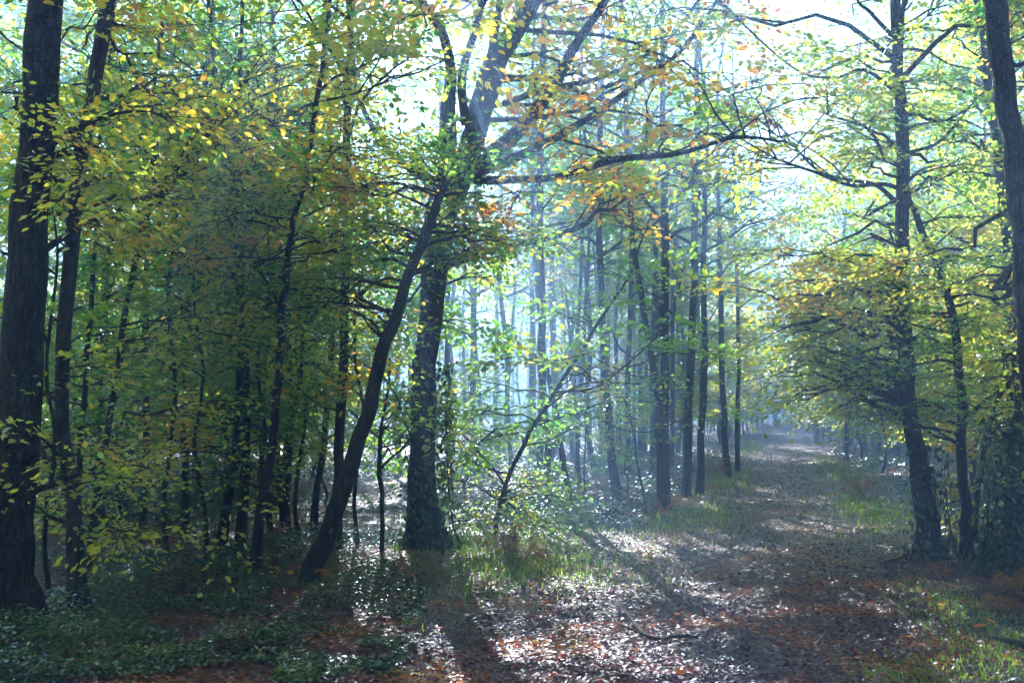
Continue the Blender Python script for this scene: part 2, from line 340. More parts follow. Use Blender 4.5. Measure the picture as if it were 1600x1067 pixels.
# ------------------------------------------------------------------ trees
def rand_dir(az, el): return np.array([math.cos(az) * math.cos(el), math.sin(az) * math.cos(el), math.sin(el)])
def bough(wood, lv, start, end, r0, nspray, slen, swid, nleaf, lsize, arc=.12, twig=True, sub=2):
    """one bough from the trunk to its tip, with sub-branches and leafy sprays along its outer part"""
    start = np.asarray(start, float); end = np.asarray(end, float); v = end - start; L = np.linalg.norm(v)
    if L < .05: return
    side = norm(np.cross(v, [0, 0, 1.0]) + 1e-6)
    K = 7; t = np.linspace(0, 1, K)[:, None]
    wob = rng.normal(0, .035 * L, (K, 3)) * np.sin(t * math.pi)
    P = start + v * t + np.array([0, 0, 1.0]) * arc * L * np.sin(t * math.pi) * (1 - .4 * t) + wob
    r = r0 * (1 - t[:, 0]) ** .8 + .0035
    wood.tube(P, r, 6 if r0 > .02 else 4)
    O = []; D = []
    def along(P, n, t0):
        tt = rng.uniform(t0, 1, n); k = tt * (len(P) - 1); a = np.minimum(k.astype(int), len(P) - 2); f = (k - a)[:, None]
        return P[a] * (1 - f) + P[a + 1] * f, norm(P[a + 1] - P[a])
    n0 = max(2, nspray // (1 + sub)); o, d = along(P, n0, .25)
    az = np.where(rng.random((n0, 1)) < .5, 1, -1) * rng.uniform(.3, 1.1, (n0, 1))
    O.append(o); D.append(d + side * az + np.array([0, 0, 1.0]) * rng.normal(0, .12, (n0, 1)))
    O.append(P[-1:]); D.append(norm(v)[None])
    for q in range(sub):
        o, d = along(P, 1, .25); sgn = 1 if random.random() < .5 else -1
        l2 = L * random.uniform(.25, .5)
        e = o[0] + norm(d[0] + side * sgn * random.uniform(.6, 1.2) + np.array([0, 0, random.uniform(-.25, .35)])) * l2
        t2 = np.linspace(0, 1, 5)[:, None]
        P2 = o[0] + (e - o[0]) * t2 + np.array([0, 0, .08 * l2]) * np.sin(t2 * math.pi) + rng.normal(0, .02 * l2, (5, 3)) * np.sin(t2 * math.pi)
        wood.tube(P2, r0 * .45 * (1 - t2[:, 0]) + .003, 4)
        n2 = max(1, nspray // (1 + sub)); o2, d2 = along(P2, n2, .3)
        O.append(o2); D.append(d2 + np.cross(d2, [0, 0, 1.0]) * rng.uniform(-1, 1, (n2, 1)) + np.array([0, 0, 1.0]) * rng.normal(0, .12, (n2, 1)))
        O.append(P2[-1:]); D.append(norm(e - o[0])[None])
    O = np.vstack(O); D = np.vstack(D)
    k = len(lv.TW); lv.sprays(O, D, slen, swid, nleaf, lsize)
    if twig and k < len(lv.TW): wood.twigs(lv.TW[-1], .004)

def extend(pts, rad, H, bend=.06):
    """carry a stem on upwards past its last point to height H"""
    pts = [np.asarray(p, float) for p in pts]; rad = list(rad)
    d = norm(pts[-1] - pts[-2])
    while pts[-1][2] < H - .5:
        step = 1.6
        d = norm(d * .7 + np.array([0, 0, 1.0]) * .3 + rng.normal(0, bend, 3))
        pts.append(pts[-1] + d * step); rad.append(max(.02, rad[-1] * (1 - .8 * step / max(2., (H - pts[-2][2] + 1.5)))))
    return pts, rad

def point_on(P, z):
    k = int(np.argmin(np.abs(P[:, 2] - z))); return P[k]

def build_tree(name, label, stem, D=None, H=13, bark=M_THIN, pal='green', crown_from=None, nb=10, blen=(1.5, 3.2), dens=1.0,
               lsize=.085, fills=(), limbs=(), flare=(.5, .25, 4), group=None, ext=True, cat='tree', near=None, sides=12, slen=.75, keep=.28, shade=True, lowtwig=True):
    """stem: [(px, py, width px)] read off where the trunk stands, at depth D (from its foot unless given)"""
    foot = hit(stem[0][0], stem[0][1]) if D is None else at(stem[0][0], stem[0][1], D)
    if D is None: D = foot[1]
    pts = []; rad = []
    for s in stem:
        dd = D + (s[3] if len(s) > 3 else 0)
        pts.append(at(s[0], s[1], dd)); rad.append(s[2] / 2 * .9 * dd / FX)
    gz = float(ground_z(pts[0][0], pts[0][1]))
    if D is not None and pts[0][2] > gz + .05:      # foot out of the frame or hidden: carry the stem down to the ground
        d = pts[0] - pts[1]; d = d / max(abs(d[2]), .01); d[0] *= .6; d[1] *= .6
        pts.insert(0, pts[0] + d * (pts[0][2] - gz)); rad.insert(0, rad[0] * 1.08)
    pts[0][2] = gz - .12
    if ext: pts, rad = extend(pts, rad, H)
    P, r = smooth_path(pts, rad, 7)
    wz = np.arange(len(P)); amp = np.minimum(.020 + r * .06, .035) * np.clip(wz / 4, 0, 1)
    ph = random.random() * 40
    P[:, 0] += amp * 2 * (value_noise(wz * .42 + ph, wz * 0., 71) - .5); P[:, 1] += amp * 2 * (value_noise(wz * .42 + ph, wz * 0., 72) - .5)
    root = root_at(name, (P[0][0], P[0][1], gz), label, cat, group)
    org = np.array(root.location)
    tr = Wood(); tr.tube(P, r, sides, .10 if max(rad) < .1 else .13, flare)
    link('trunk', tr.mesh('trunk', org), bark, root)
    br = Wood(); lv = Leaves()
    for q in range(random.randint(3, 6) if max(rad) > .05 else 0):      # snags where side branches have died
        k = random.randint(len(P) // 8, max(len(P) // 8 + 1, len(P) * 2 // 3)); d = rand_dir(random.uniform(0, 6.28), random.uniform(-.1, .7)); L = random.uniform(.08, .35) + r[k]
        br.tube(np.array([P[k], P[k] + d * L * .6 + rng.normal(0, .01, 3), P[k] + d * L + [0, 0, .03]]), np.array([.35, .22, .12]) * min(r[k], .06), 6)
    top = P[-1][2]
    own = D <= 13.5
    def one(*a, **k):
        if not own: bough(br, *a, **k); return
        w_ = Wood(); bough(w_, *a, **k)
        if w_.V: link('branch', w_.mesh('branch', org), bark, root)
    for lb in limbs:
        lp = [at(a, b, D + (q[0] if q else 0)) for a, b, c, *q in lb]; lr = [c / 2 * D / FX for a, b, c, *q in lb]
        k = int(np.argmin(np.linalg.norm(P - lp[0], axis=1))); lp[0] = P[k] * .6 + lp[0] * .4
        if ext and lp[-1][2] > 5.6: lp, lr = extend(lp, lr, min(H, lp[-1][2] + 5.5), .1)
        LP, LR = smooth_path(lp, lr, 6)
        lw = Wood(); lw.tube(LP, LR, 10, .13); link('limb', lw.mesh('limb', org), bark, root)
        n = int(len(LP) * .32)
        for q in range(n):
            k = random.randint(int(len(LP) * .5), len(LP) - 1)
            L = random.uniform(.7, 1.8); e = LP[k] + rand_dir(random.uniform(0, 6.28), random.uniform(-.2, .7)) * L
            one(lv, LP[k], e, max(.008, LR[k] * .35), int(4 * dens) + 2, .6, .26, 18, .09, sub=1)
    # the crown: boughs all round the upper stem
    if crown_from is not None:
        for q in range(nb):
            z = crown_from + (top - crown_from) * ((q + random.random()) / nb) ** 1.1
            s = point_on(P, z); fr = (z - crown_from) / max(top - crown_from, .1)
            L = random.uniform(*blen) * (1.1 - .55 * fr)
            az = q * 2.4 + random.uniform(-.5, .5)
            e = s + rand_dir(az, random.uniform(.05, .55)) * L
            e[2] = min(e[2], HAZE_TOP - 1.8)
            k = int(np.argmin(np.abs(P[:, 2] - z)))
            one(lv, s, e, max(.01, r[k] * .45), int(9 * dens) + 2, slen, .34, 30, lsize * 1.15, sub=3, twig=lowtwig and e[2] < 7)
    for f in fills:        # (x0,y0,x1,y1, depth0,depth1, n boughs, nspray, leaf size)
        x0, y0, x1, y1, d0, d1, n, ns, ls = f
        for q in range(n):
            e = at(random.uniform(x0, x1), random.uniform(y0, y1), random.uniform(d0, d1))
            zs = e[2] - random.uniform(-.1, .9) * .6 * min(1.5, np.linalg.norm(e[:2] - P[0][:2]) * .5)
            s = point_on(P, max(.5, zs)); 
            k = int(np.argmin(np.linalg.norm(P - s, axis=1)))
            one(lv, s, e, max(.007, min(.03, r[k] * .3)), int(ns * 1.25), .62, .25, 17, ls * 1.12, arc=.06, sub=2)
    if br.V: link('branches' if not own else 'snags', br.mesh('branches', org), bark, root)['kind'] = 'stuff'
    if lv.P:
        A = lv.arrays(shade, keep)
        isnear = (D < 17) if near is None else near
        link('crown', leaf_mesh('crown', *A, isnear, org), M_LEAF[pal], root)
    return root

YB = 'tree'
build_tree('oak_tree', 'massive dark oak trunk at the far left edge behind yellow leaf sprays',
           [(6, 985, 104), (10, 900, 82), (18, 760, 78), (32, 520, 71), (55, 250, 63), (72, 0, 56)], H=15, bark=M_OAK, pal='yellow', crown_from=5.5, nb=16, blen=(2, 4),
           dens=1.3, flare=(.8, .35, 5), sides=20,
           fills=[(-40, 40, 200, 360, 6.8, 8.2, 7, 8, .058), (-60, 640, 180, 820, 6.5, 7.6, 4, 6, .055)])
build_tree('smooth_tree', 'smooth grey stem leaning right beside the massive left trunk',
           [(128, 965, 40), (112, 800, 26), (98, 600, 24), (112, 380, 26), (138, 180, 26), (165, 0, 26)], H=14, bark=M_SMOOTH, pal='yellow', crown_from=5, nb=12, blen=(1.5, 3.5),
           dens=1.2, flare=(.4, .2, 4), sides=14,
           limbs=[[(118, 245, 9), (95, 170, 8, .1), (45, 75, 6, .3)]],
           fills=[(0, 30, 330, 330, 7.4, 9.5, 12, 9, .056), (0, 560, 260, 860, 7, 8.6, 6, 6, .055)])
build_tree('hornbeam_sapling', 'slender forked sapling with yellow leaves right of the smooth grey stem',
           [(135, 905, 18), (152, 760, 12), (185, 560, 11), (212, 400, 10), (238, 312, 10)], H=4.2, bark=M_THIN, pal='yellow', ext=False, flare=(.3, .1, 3), sides=8,
           limbs=[[(238, 315, 7), (243, 270, 6), (240, 230, 5), (236, 150, 2.5)], [(240, 308, 8), (275, 290, 7), (305, 245, 6), (330, 190, 5), (350, 120, 2.5)]],
           fills=[(120, 60, 480, 330, 8.4, 10.5, 16, 9, .056), (150, 380, 420, 640, 9, 11, 8, 8, .055), (60, 640, 420, 840, 8.5, 10.5, 10, 7, .052)])
build_tree('hornbeam_sapling', 'straight thin sapling between the smooth stem and the forked sapling',
           [(122, 870, 13), (128, 690, 10), (142, 500, 9), (152, 330, 8), (155, 200, 6), (175, 60, 4)], H=7, bark=M_THIN, pal='green', crown_from=3.2, nb=8, blen=(.8, 1.8), sides=8,
           fills=[(60, 280, 330, 520, 10, 12.5, 8, 8, .058), (60, 520, 300, 760, 10, 12.5, 7, 8, .055)])
build_tree('hornbeam_tree', 'thin dark stem curving up between the yellow sprays and the leaning trunk',
           [(394, 905, 17), (418, 740, 16), (436, 600, 14), (441, 470, 13), (458, 360, 11), (482, 240, 10), (502, 130, 9), (514, 30, 8), (520, -60, 7)], H=10, bark=M_THIN, pal='yellow',
           crown_from=4.6, nb=12, blen=(1, 2.5), sides=10,
           limbs=[[(440, 480, 5), (410, 430, 4), (370, 400, 3)], [(497, 160, 4), (560, 145, 3), (630, 118, 2)]],
           fills=[(300, 150, 640, 360, 9, 10.8, 16, 10, .056), (270, 350, 560, 520, 9.4, 12, 9, 8, .056), (240, 540, 480, 760, 10, 12, 7, 7, .053)])
build_tree('hornbeam_tree', 'stout dark trunk leaning steeply to the right before the ivy clad oak',
           [(478, 915, 38), (506, 850, 33), (535, 770, 29), (572, 650, 25), (601, 545, 23), (632, 450, 20), (660, 385, 20), (684, 320, 15), (694, 285, 9)], H=8, bark=M_THIN, pal='green',
           crown_from=None, ext=False, flare=(.3, .2, 4), sides=16,
           fills=[(420, 230, 800, 400, 9, 10.6, 22, 10, .057), (560, 280, 820, 440, 9.3, 11, 10, 9, .057), (430, 400, 650, 560, 9.5, 11.5, 8, 8, .055)])
build_tree('ivy_clad_oak', 'big dark oak with many spreading limbs and a wide ivy covered foot',
           [(672, 868, 58), (662, 760, 45), (664, 640, 42), (668, 520, 40), (680, 400, 50), (700, 300, 62), (722, 262, 54), (742, 215, 42), (757, 150, 46), (782, 85, 40), (815, 30, 32), (842, -30, 24)],
           H=15, bark=M_OAK, pal='orange', crown_from=7.5, nb=18, blen=(2, 4.5), dens=1.3, flare=(.95, .28, 5), sides=22,
           limbs=[[(695, 300, 36), (700, 230, 30), (700, 170, 25), (704, 110, 18), (690, 50, 16), (655, -10, 14, .5)],
                  [(700, 190, 15), (722, 120, 14, -.3), (742, 50, 12, -.5), (762, -20, 10, -.7)],
                  [(757, 140, 15), (770, 70, 13, .3), (782, -10, 12, .5)],
                  [(745, 270, 27), (800, 215, 24, -.2), (858, 145, 20, -.4), (900, 70, 14, -.6), (955, -15, 11, -.8)],
                  [(750, 285, 20), (820, 240, 16, .4), (895, 200, 13, .8), (960, 158, 11, 1), (1020, 112, 9, 1.2), (1080, 62, 7, 1.4)],
                  [(835, 180, 12), (860, 138, 10, 1), (930, 125, 9, 1.5), (990, 98, 8, 1.8), (1060, 45, 6, 2)],
                  [(735, 290, 16), (800, 281, 13, -.4), (880, 275, 12, -.8), (960, 250, 10, -1.2), (1060, 240, 7, -1.4), (1150, 215, 5, -1.5), (1230, 222, 3, -1.5)],
                  [(690, 420, 14), (800, 385, 11, .2), (868, 368, 10, .4), (915, 350, 9, .5), (932, 330, 7, .5), (957, 328, 4, .5)],
                  [(700, 330, 16), (660, 275, 13, .5), (610, 240, 11, .9), (560, 150, 9, 1.2), (545, 20, 8, 1.4)]],
           fills=[(880, 0, 1180, 200, 12.5, 15, 12, 8, .066), (560, -40, 900, 60, 12.5, 15, 6, 7, .066)], keep=.3)

build_tree('thin_sapling', 'thin upright sapling with a low fork just left of the ivy clad oak',
           [(596, 878, 9), (595, 780, 8), (593, 700, 7), (600, 640, 5), (612, 560, 3)], bark=M_THIN, pal='green', ext=False, flare=(.3, .08, 3), sides=8,
           limbs=[[(595, 735, 5), (615, 712, 4), (645, 690, 2)]], fills=[(520, 560, 720, 780, 11, 12.6, 9, 8, .05)])
build_tree('leaning_sapling', 'slim sapling leaning right in the sunlit clearing beside the small stump',
           [(772, 850, 9), (784, 770, 8), (812, 705, 8), (850, 640, 7.5), (890, 575, 7), (935, 505, 6), (980, 435, 4.5), (1005, 370, 3), (1018, 330, 2)], bark=M_THIN, pal='fresh', ext=False, flare=(.3, .1, 3),
           sides=8, limbs=[[(872, 612, 4), (930, 605, 3.5), (990, 560, 3), (1055, 500, 1.5)], [(790, 760, 4), (768, 728, 3), (740, 700, 2)], [(850, 640, 3), (910, 600, 3), (1000, 600, 1.5)]],
           fills=[(660, 600, 860, 800, 12, 14.2, 14, 8, .052), (780, 770, 870, 830, 11.8, 12.8, 5, 6, .052), (850, 480, 1060, 680, 12, 14, 8, 6, .045)])
# stems of the sunlit wood behind the clearing
mid = [
 ('straight dark stem rising left of the leaning sapling top', [(858, 806, 13), (854, 700, 12), (848, 560, 13), (845, 400, 13), (846, 240, 11), (850, 60, 8)], 'mixed', 'slender_tree'),
 ('pale blue stem leaning left out of the haze in the clearing', [(893, 792, 12), (880, 710, 11), (868, 640, 9), (850, 540, 8), (838, 420, 7), (830, 300, 6)], 'green', 'slender_tree'),
 ('slightly bent stem standing alone between clearing and twin trunks', [(966, 782, 18), (953, 690, 15), (945, 560, 14), (938, 420, 12), (936, 300, 10), (940, 100, 8)], 'mixed', 'slender_tree'),
 ('left one of the twin trunks at the path edge curving left on its way up', [(1032, 793, 13), (1030, 690, 13), (1022, 580, 12), (1003, 470, 11), (988, 360, 10), (978, 200, 9), (975, 50, 7)], 'mixed', 'twin_tree'),
 ('right and stouter one of the twin trunks at the path edge', [(1041, 795, 20), (1040, 690, 17), (1040, 560, 16), (1038, 400, 14), (1037, 250, 12), (1036, 100, 9)], 'mixed', 'twin_tree'),
 ('dark straight trunk first to the right of the twin trunks', [(1072, 776, 15), (1076, 660, 15), (1081, 520, 13), (1086, 360, 12), (1089, 200, 11), (1090, 60, 8)], 'green', 'slender_tree'),
 ('light mottled trunk with a forking stem beside the path edge', [(1093, 772, 15), (1096, 690, 13), (1099, 600, 12), (1101, 480, 10), (1100, 330, 9), (1106, 180, 7)], 'mixed', 'slender_tree'),
 ('leaning trunk at the path edge above yellow bracken', [(1139, 746, 11), (1133, 680, 11), (1129, 600, 10), (1128, 500, 9), (1124, 330, 8), (1120, 150, 6)], 'green', 'slender_tree'),
 ('last thin dark stem on the left before the path fades into haze', [(1153, 738, 9), (1153, 660, 8), (1155, 560, 7), (1150, 420, 6), (1146, 250, 5)], 'mixed', 'slender_tree'),
 ('thin bare sapling between the lone bent stem and the twin trunks', [(1008, 788, 4), (1000, 740, 4), (990, 680, 3.5), (983, 640, 3), (960, 580, 2)], None, 'thin_sapling'),
 ('hazy thin stem just right of the oak seen against the light', [(703, 775, 10), (701, 640, 9), (699, 500, 9), (700, 400, 8), (694, 250, 7)], 'green', 'slender_tree'),
 ('faint grey stem midway between oak and leaning sapling', [(800, 745, 9), (793, 640, 9), (790, 530, 8), (780, 420, 8), (785, 280, 6)], 'mixed', 'slender_tree'),
 ('faint broad trunk deep in the haze right of the oak', [(741, 742, 12), (740, 620, 11), (741, 500, 11), (742, 380, 10), (745, 250, 8)], 'green', 'slender_tree'),
 ('hazy trunk seen left of the twin trunks', [(984, 752, 10), (982, 640, 10), (983, 520, 9), (986, 380, 8), (985, 220, 7)], 'mixed', 'slender_tree'),
 ('hazy stem between the straight stem and lone bent stem', [(905, 772, 7), (902, 690, 7), (898, 600, 6), (905, 470, 6), (912, 330, 5)], 'green', 'slender_tree'),
 ('left leaning mossy stem of the dark clump of stems in the left shade', [(345, 872, 20), (352, 800, 18), (366, 730, 17), (372, 640, 17), (374, 520, 15), (376, 400, 12), (360, 260, 9)], 'green', 'clump_tree'),
 ('right upright stem of the dark clump of stems in the left shade', [(373, 874, 21), (384, 760, 18), (386, 640, 16), (378, 520, 13), (368, 400, 10), (372, 250, 8)], 'green', 'clump_tree'),
 ('dark trunk half hidden behind the steeply leaning trunk', [(524, 866, 22), (528, 760, 18), (530, 640, 17), (538, 500, 16), (542, 380, 15), (540, 200, 13), (548, 60, 12)], 'orange', 'slender_tree'),
 ('dark knotted stem in the thicket behind the curving thin stem', [(447, 838, 18), (447, 760, 14), (455, 660, 12), (450, 540, 10), (440, 400, 9)], 'green', 'clump_tree'),
 ('stem leaning right in the thicket behind the steeply leaning trunk', [(488, 838, 15), (500, 740, 12), (512, 640, 11), (520, 500, 10), (522, 350, 8)], 'green', 'clump_tree'),
 ('thin forked stem in the thicket left of the steeply leaning trunk', [(425, 842, 10), (410, 700, 8), (395, 600, 7), (345, 500, 6), (335, 380, 5)], 'green', 'clump_tree'),
 ('dim grey trunk in the shade right of the forked sapling', [(290, 835, 14), (288, 720, 12), (291, 600, 12), (296, 450, 11), (300, 300, 10)], 'green', 'slender_tree'),
 ('dim thin trunk in the shade left of the dark clump', [(222, 850, 12), (228, 700, 11), (224, 560, 10), (230, 400, 9)], 'green', 'slender_tree'),
]
for lab, stem, pal, nm in mid:
    D = hit(stem[0][0], stem[0][1])[1]
    nb = 0 if pal is None else 22
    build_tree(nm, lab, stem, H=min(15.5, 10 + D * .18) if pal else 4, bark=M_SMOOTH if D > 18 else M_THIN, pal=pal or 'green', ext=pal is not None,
               crown_from=(4.6 if stem[0][0] > 650 else 2.6) if pal else None, nb=nb, blen=(1.0, 2.9), dens=1.1, lsize=.09, sides=10, flare=(.45, .2, 4), near=False, keep=.32)

for lab, stem in [('thin crooked sapling close to the left picture edge', [(78, 930, 9), (70, 800, 8), (84, 690, 7), (72, 560, 6), (88, 430, 5), (80, 300, 3)]),
                  ('thin crooked sapling left of the dark clump of stems', [(318, 890, 8), (322, 800, 7), (306, 700, 6), (318, 590, 6), (300, 470, 5), (310, 360, 3)]),
                  ('thin wavy sapling just right of the dark clump of stems', [(412, 868, 8), (404, 780, 8), (416, 680, 7), (404, 570, 6), (420, 450, 5), (412, 330, 3)]),
                  ('thin crooked sapling in front of the thicket beside the leaning trunk', [(470, 850, 8), (462, 760, 7), (478, 660, 6), (470, 560, 6), (490, 440, 4)]),
                  ('thin leaning sapling between the two trunks left of the oak', [(560, 862, 8), (556, 760, 7), (566, 650, 6), (552, 540, 5), (566, 420, 4)]),
                  ('long bare rod of a sapling rising through the yellow sprays on the left', [(262, 880, 9), (258, 760, 8), (272, 620, 7), (262, 480, 6), (276, 330, 5), (268, 180, 4)])]:
    build_tree('thin_sapling', lab, stem, bark=M_THIN, pal='green', ext=False, flare=(.3, .08, 3), sides=8, crown_from=1.6, nb=7, blen=(.5, 1.2), lsize=.055, slen=.5)

# right side
build_tree('mossy_tree', 'tall mossy trunk on the right beside the path with branches reaching over it',
           [(1458, 872, 44), (1446, 800, 34), (1430, 700, 30), (1418, 600, 27), (1411, 480, 25), (1409, 350, 23), (1408, 200, 21), (1402, 80, 19), (1397, -30, 17)],
           H=14, bark=M_OAK, pal='lime', crown_from=5.2, nb=18, blen=(1.5, 3.4), dens=1.2, flare=(.45, .3, 4), sides=18,
           limbs=[[(1408, 320, 8), (1370, 290, 7, .2), (1330, 282, 6, .4), (1280, 268, 5, .5), (1235, 225, 3, .6), (1190, 200, 2, .8)],
                  [(1404, 150, 8), (1350, 110, 6, .4), (1300, 122, 5, .6), (1230, 100, 3, .8)],
                  [(1398, 60, 7), (1360, 20, 6, -.3), (1330, -20, 4, -.5)],
                  [(1410, 240, 6), (1470, 220, 5, .3), (1530, 150, 4, .6), (1580, 120, 3, .8)]],
           fills=[(1190, 395, 1410, 580, 10.6, 14.5, 34, 10, .064), (1180, 540, 1360, 640, 11, 15, 9, 8, .056), (1220, 40, 1560, 340, 10.5, 15, 26, 8, .056), (1380, 620, 1480, 780, 10.8, 12.5, 2, 5, .05)], keep=.9)
build_tree('crooked_tree', 'crooked slimmer stem snaking up just right of the mossy trunk',
           [(1511, 872, 26), (1507, 790, 18), (1504, 680, 16), (1500, 580, 15), (1493, 500, 14), (1472, 430, 13), (1445, 375, 12), (1425, 320, 11), (1415, 270, 9), (1400, 180, 8), (1412, 40, 6)],
           H=11, bark=M_THIN, pal='lime', crown_from=4.8, nb=12, blen=(1, 2.6), flare=(.4, .2, 4), sides=14,
           limbs=[[(1423, 300, 8), (1380, 288, 7), (1330, 290, 6), (1270, 268, 5), (1215, 250, 3)], [(1505, 660, 7), (1540, 625, 6, .4), (1575, 600, 5, .6), (1600, 560, 4, .8)]],
           keep=.9, fills=[(1400, 420, 1600, 660, 10.5, 13, 16, 9, .058), (1400, 150, 1600, 420, 10.5, 13.5, 10, 8, .058), (1290, 480, 1420, 660, 11, 13, 8, 8, .056)])
build_tree('beech_tree', 'heavy dark trunk curving down out of the top right corner',
           [(1655, 985, 60), (1640, 800, 44), (1618, 600, 40), (1602, 430, 38), (1588, 300, 37), (1575, 150, 38), (1552, 0, 40), (1535, -90, 40)], D=7.6, H=14, bark=M_OAK, pal='yellow', crown_from=5, nb=12,
           blen=(1.5, 3.5), sides=18, fills=[(1440, 380, 1620, 560, 8.6, 10.5, 6, 7, .052)])
build_tree('dark_tree', 'thin dark trunk behind the heavy curving corner trunk',
           [(1590, 850, 20), (1588, 700, 18), (1578, 520, 17), (1572, 380, 17), (1562, 260, 17), (1545, 140, 16), (1528, 0, 14)], D=12.5, H=13, bark=M_THIN, pal='mixed', crown_from=4.5, nb=12, blen=(1, 2.6), sides=12,
           fills=[(1420, 0, 1620, 260, 11, 14, 8, 8, .06)])
build_tree('ivy_stump_tree', 'short stout ivy covered trunk at the right edge in deep shade',
           [(1592, 880, 60), (1590, 780, 40), (1592, 690, 34), (1600, 600, 26)], D=11, ext=True, H=8, bark=M_OAK, pal='green', crown_from=3.5, nb=8, blen=(.8, 2), sides=14,
           fills=[(1540, 640, 1640, 800, 10.5, 12.5, 3, 6, .05)])
build_tree('hazel_bush', 'arching hazel stem forking right of the crooked stem',
           [(1522, 850, 9), (1530, 760, 9), (1540, 690, 9), (1556, 630, 8), (1580, 590, 7), (1610, 555, 5)], D=11.2, ext=False, bark=M_THIN, pal='lime', sides=8,
           limbs=[[(1545, 680, 7), (1565, 720, 6), (1572, 790, 5), (1600, 830, 4)]], fills=[(1480, 540, 1640, 700, 10.5, 12.4, 10, 8, .053)])

for lab, px, D_, w_, pal in [('leafy tree arching over the path from its left verge beyond the path edge stems', 1092, 37, 7, 'green'),
                         ('leafy yellow green tree filling the gap above the path end on its right', 1322, 35, 8, 'lime'),
                         ('leafy green tree behind the mossy trunk on the right', 1372, 43, 8, 'green'), ('broad leafy tree behind the crooked stem on the right', 1450, 37, 8, 'lime'),
                         ('leafy hazy tree closing the sky gap over the far path', 1275, 54, 7, 'green'), ('hazy mixed tree left of the far path', 1030, 45, 7, 'mixed'),
                         ('hazy green tree filling the upper gap between the slim stems of the clearing', 902, 44, 7, 'green')]:
    used.append((at(px, 700, D_)[0], D_)) if 'used' in globals() else None
    build_tree('forest_tree', lab, [(px, 650 + 1556 * 1.6 / D_, w_), (px + 3, 560, w_ * .95), (px - 4, 420, w_ * .85), (px, 330, w_ * .8)], D=D_, H=16, bark=M_SMOOTH, pal=pal,
               crown_from=3.2, nb=38, blen=(1.8, 4.2), dens=1.0, lsize=.15, near=False, sides=9, shade=False, lowtwig=False, group='leafy trees around the far path')

# random stems of the nearer wood, each its own mesh
def px_from(x, y, z=0):
    a, b, f = project(np.array([[x, y, z]])); return a[0], b[0]
used = []; NAMED = []
def place_random(n, xr, yr, name, label, group, clear=2.6, **kw):
    c = 0; tries = 0
    while c < n and tries < 4000:
        tries += 1
        y = random.uniform(*yr); x = random.uniform(*xr(y))
        if abs(x - path_x(y)) < clear or any((x - a) ** 2 + (y - b) ** 2 < 1.6 for a, b in used): continue
        used.append((x, y)); c += 1
        H = random.uniform(11.5, 15.8); a0, b0 = px_from(x, y); lean = rng.normal(0, .05, 2)
        w = random.uniform(.10, .24) * FX / y
        st = []
        for k, z in enumerate((0, 2, 4, 6.5)):
            a, b = px_from(x + lean[0] * z, y, z); st.append((a, b, w * (1 - .08 * k)))
        NAMED.append((build_tree(name, label, st, D=y, H=H, group=group, near=False, sides=9, **kw), x, y, group))
place_random(13, lambda y: (-.62 * y, -2.4 - .08 * y), (14.5, 32), 'forest_tree', 'dim slender trunk in the deep shade of the wood left of the oak', 'dim trunks left of the oak',
             pal='green', bark=M_THIN, crown_from=2.2, nb=28, blen=(1.2, 3), dens=1.2, lsize=.11, lowtwig=False)
place_random(9, lambda y: (path_x(y) + 3.5, .62 * y), (15, 32), 'forest_tree', 'slender trunk among yellow green leaves in the wood right of the path', 'trunks right of the path',
             pal='mixed', bark=M_THIN, crown_from=2.2, nb=28, blen=(1.2, 3), dens=1.2, lsize=.11, lowtwig=False)
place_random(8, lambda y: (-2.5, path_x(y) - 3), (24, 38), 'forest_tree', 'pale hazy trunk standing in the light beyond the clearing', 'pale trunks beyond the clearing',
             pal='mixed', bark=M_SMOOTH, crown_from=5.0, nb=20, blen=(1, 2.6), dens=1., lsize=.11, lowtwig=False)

# ------------------------------------------------------------------ far wood: copies that share their meshes
def archetype(name, H, r, cf, nb, pal, lsize, blen, low=False, ns=6):
    root = root_at(name, (0, 0, 0), 'x', 'tree'); lean = rng.normal(0, .03, 2)
    zs = np.linspace(-.3, H, 9)
    P = np.stack([lean[0] * zs + rng.normal(0, .08, 9), lean[1] * zs + rng.normal(0, .08, 9), zs], 1)
    P, rr = smooth_path(P, r * (1 - zs / H * .85).clip(.1, 1.05), 3)
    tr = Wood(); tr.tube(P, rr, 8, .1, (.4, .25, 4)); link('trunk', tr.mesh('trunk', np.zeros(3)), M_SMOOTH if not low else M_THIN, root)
    br = Wood(); lv = Leaves()
    for q in range(nb):
        z = cf + (H - cf) * ((q + random.random()) / nb); s = point_on(P, z); fr = (z - cf) / (H - cf)
        e = s + rand_dir(q * 2.4 + random.random(), random.uniform(.0, .5)) * random.uniform(*blen) * (1.1 - .6 * fr)
        e[2] = min(e[2], HAZE_TOP - 2.0)
        bough(br, lv, s, e, .03 if not low else .012, 12 if low else ns, 1.0 if not low else .55, .42 if not low else .22, 24, lsize, sub=3, twig=low)
    link('branches', br.mesh('branches', np.zeros(3)), M_THIN, root)['kind'] = 'stuff'
    link('crown', leaf_mesh('crown', *lv.arrays(False), False), M_LEAF[pal], root)
    return root
def copy_thing(o):
    c = o.copy(); col.objects.link(c)
    for ch in o.children:
        d = ch.copy(); col.objects.link(d); d.parent = c
    return c
far = [archetype('forest_tree', 15, .16, 4.0, 34, 'mixed', .19, (1.5, 3.2)), archetype('forest_tree', 14, .13, 2.0, 38, 'green', .19, (1.4, 3.0)),
       archetype('forest_tree', 15.5, .19, 4.5, 34, 'mixed', .19, (1.6, 3.4)), archetype('forest_tree', 12.5, .11, 1.2, 36, 'lime', .18, (1.2, 2.6)),
       archetype('forest_tree', 14.5, .15, 3.0, 34, 'orange', .19, (1.5, 3.0))]
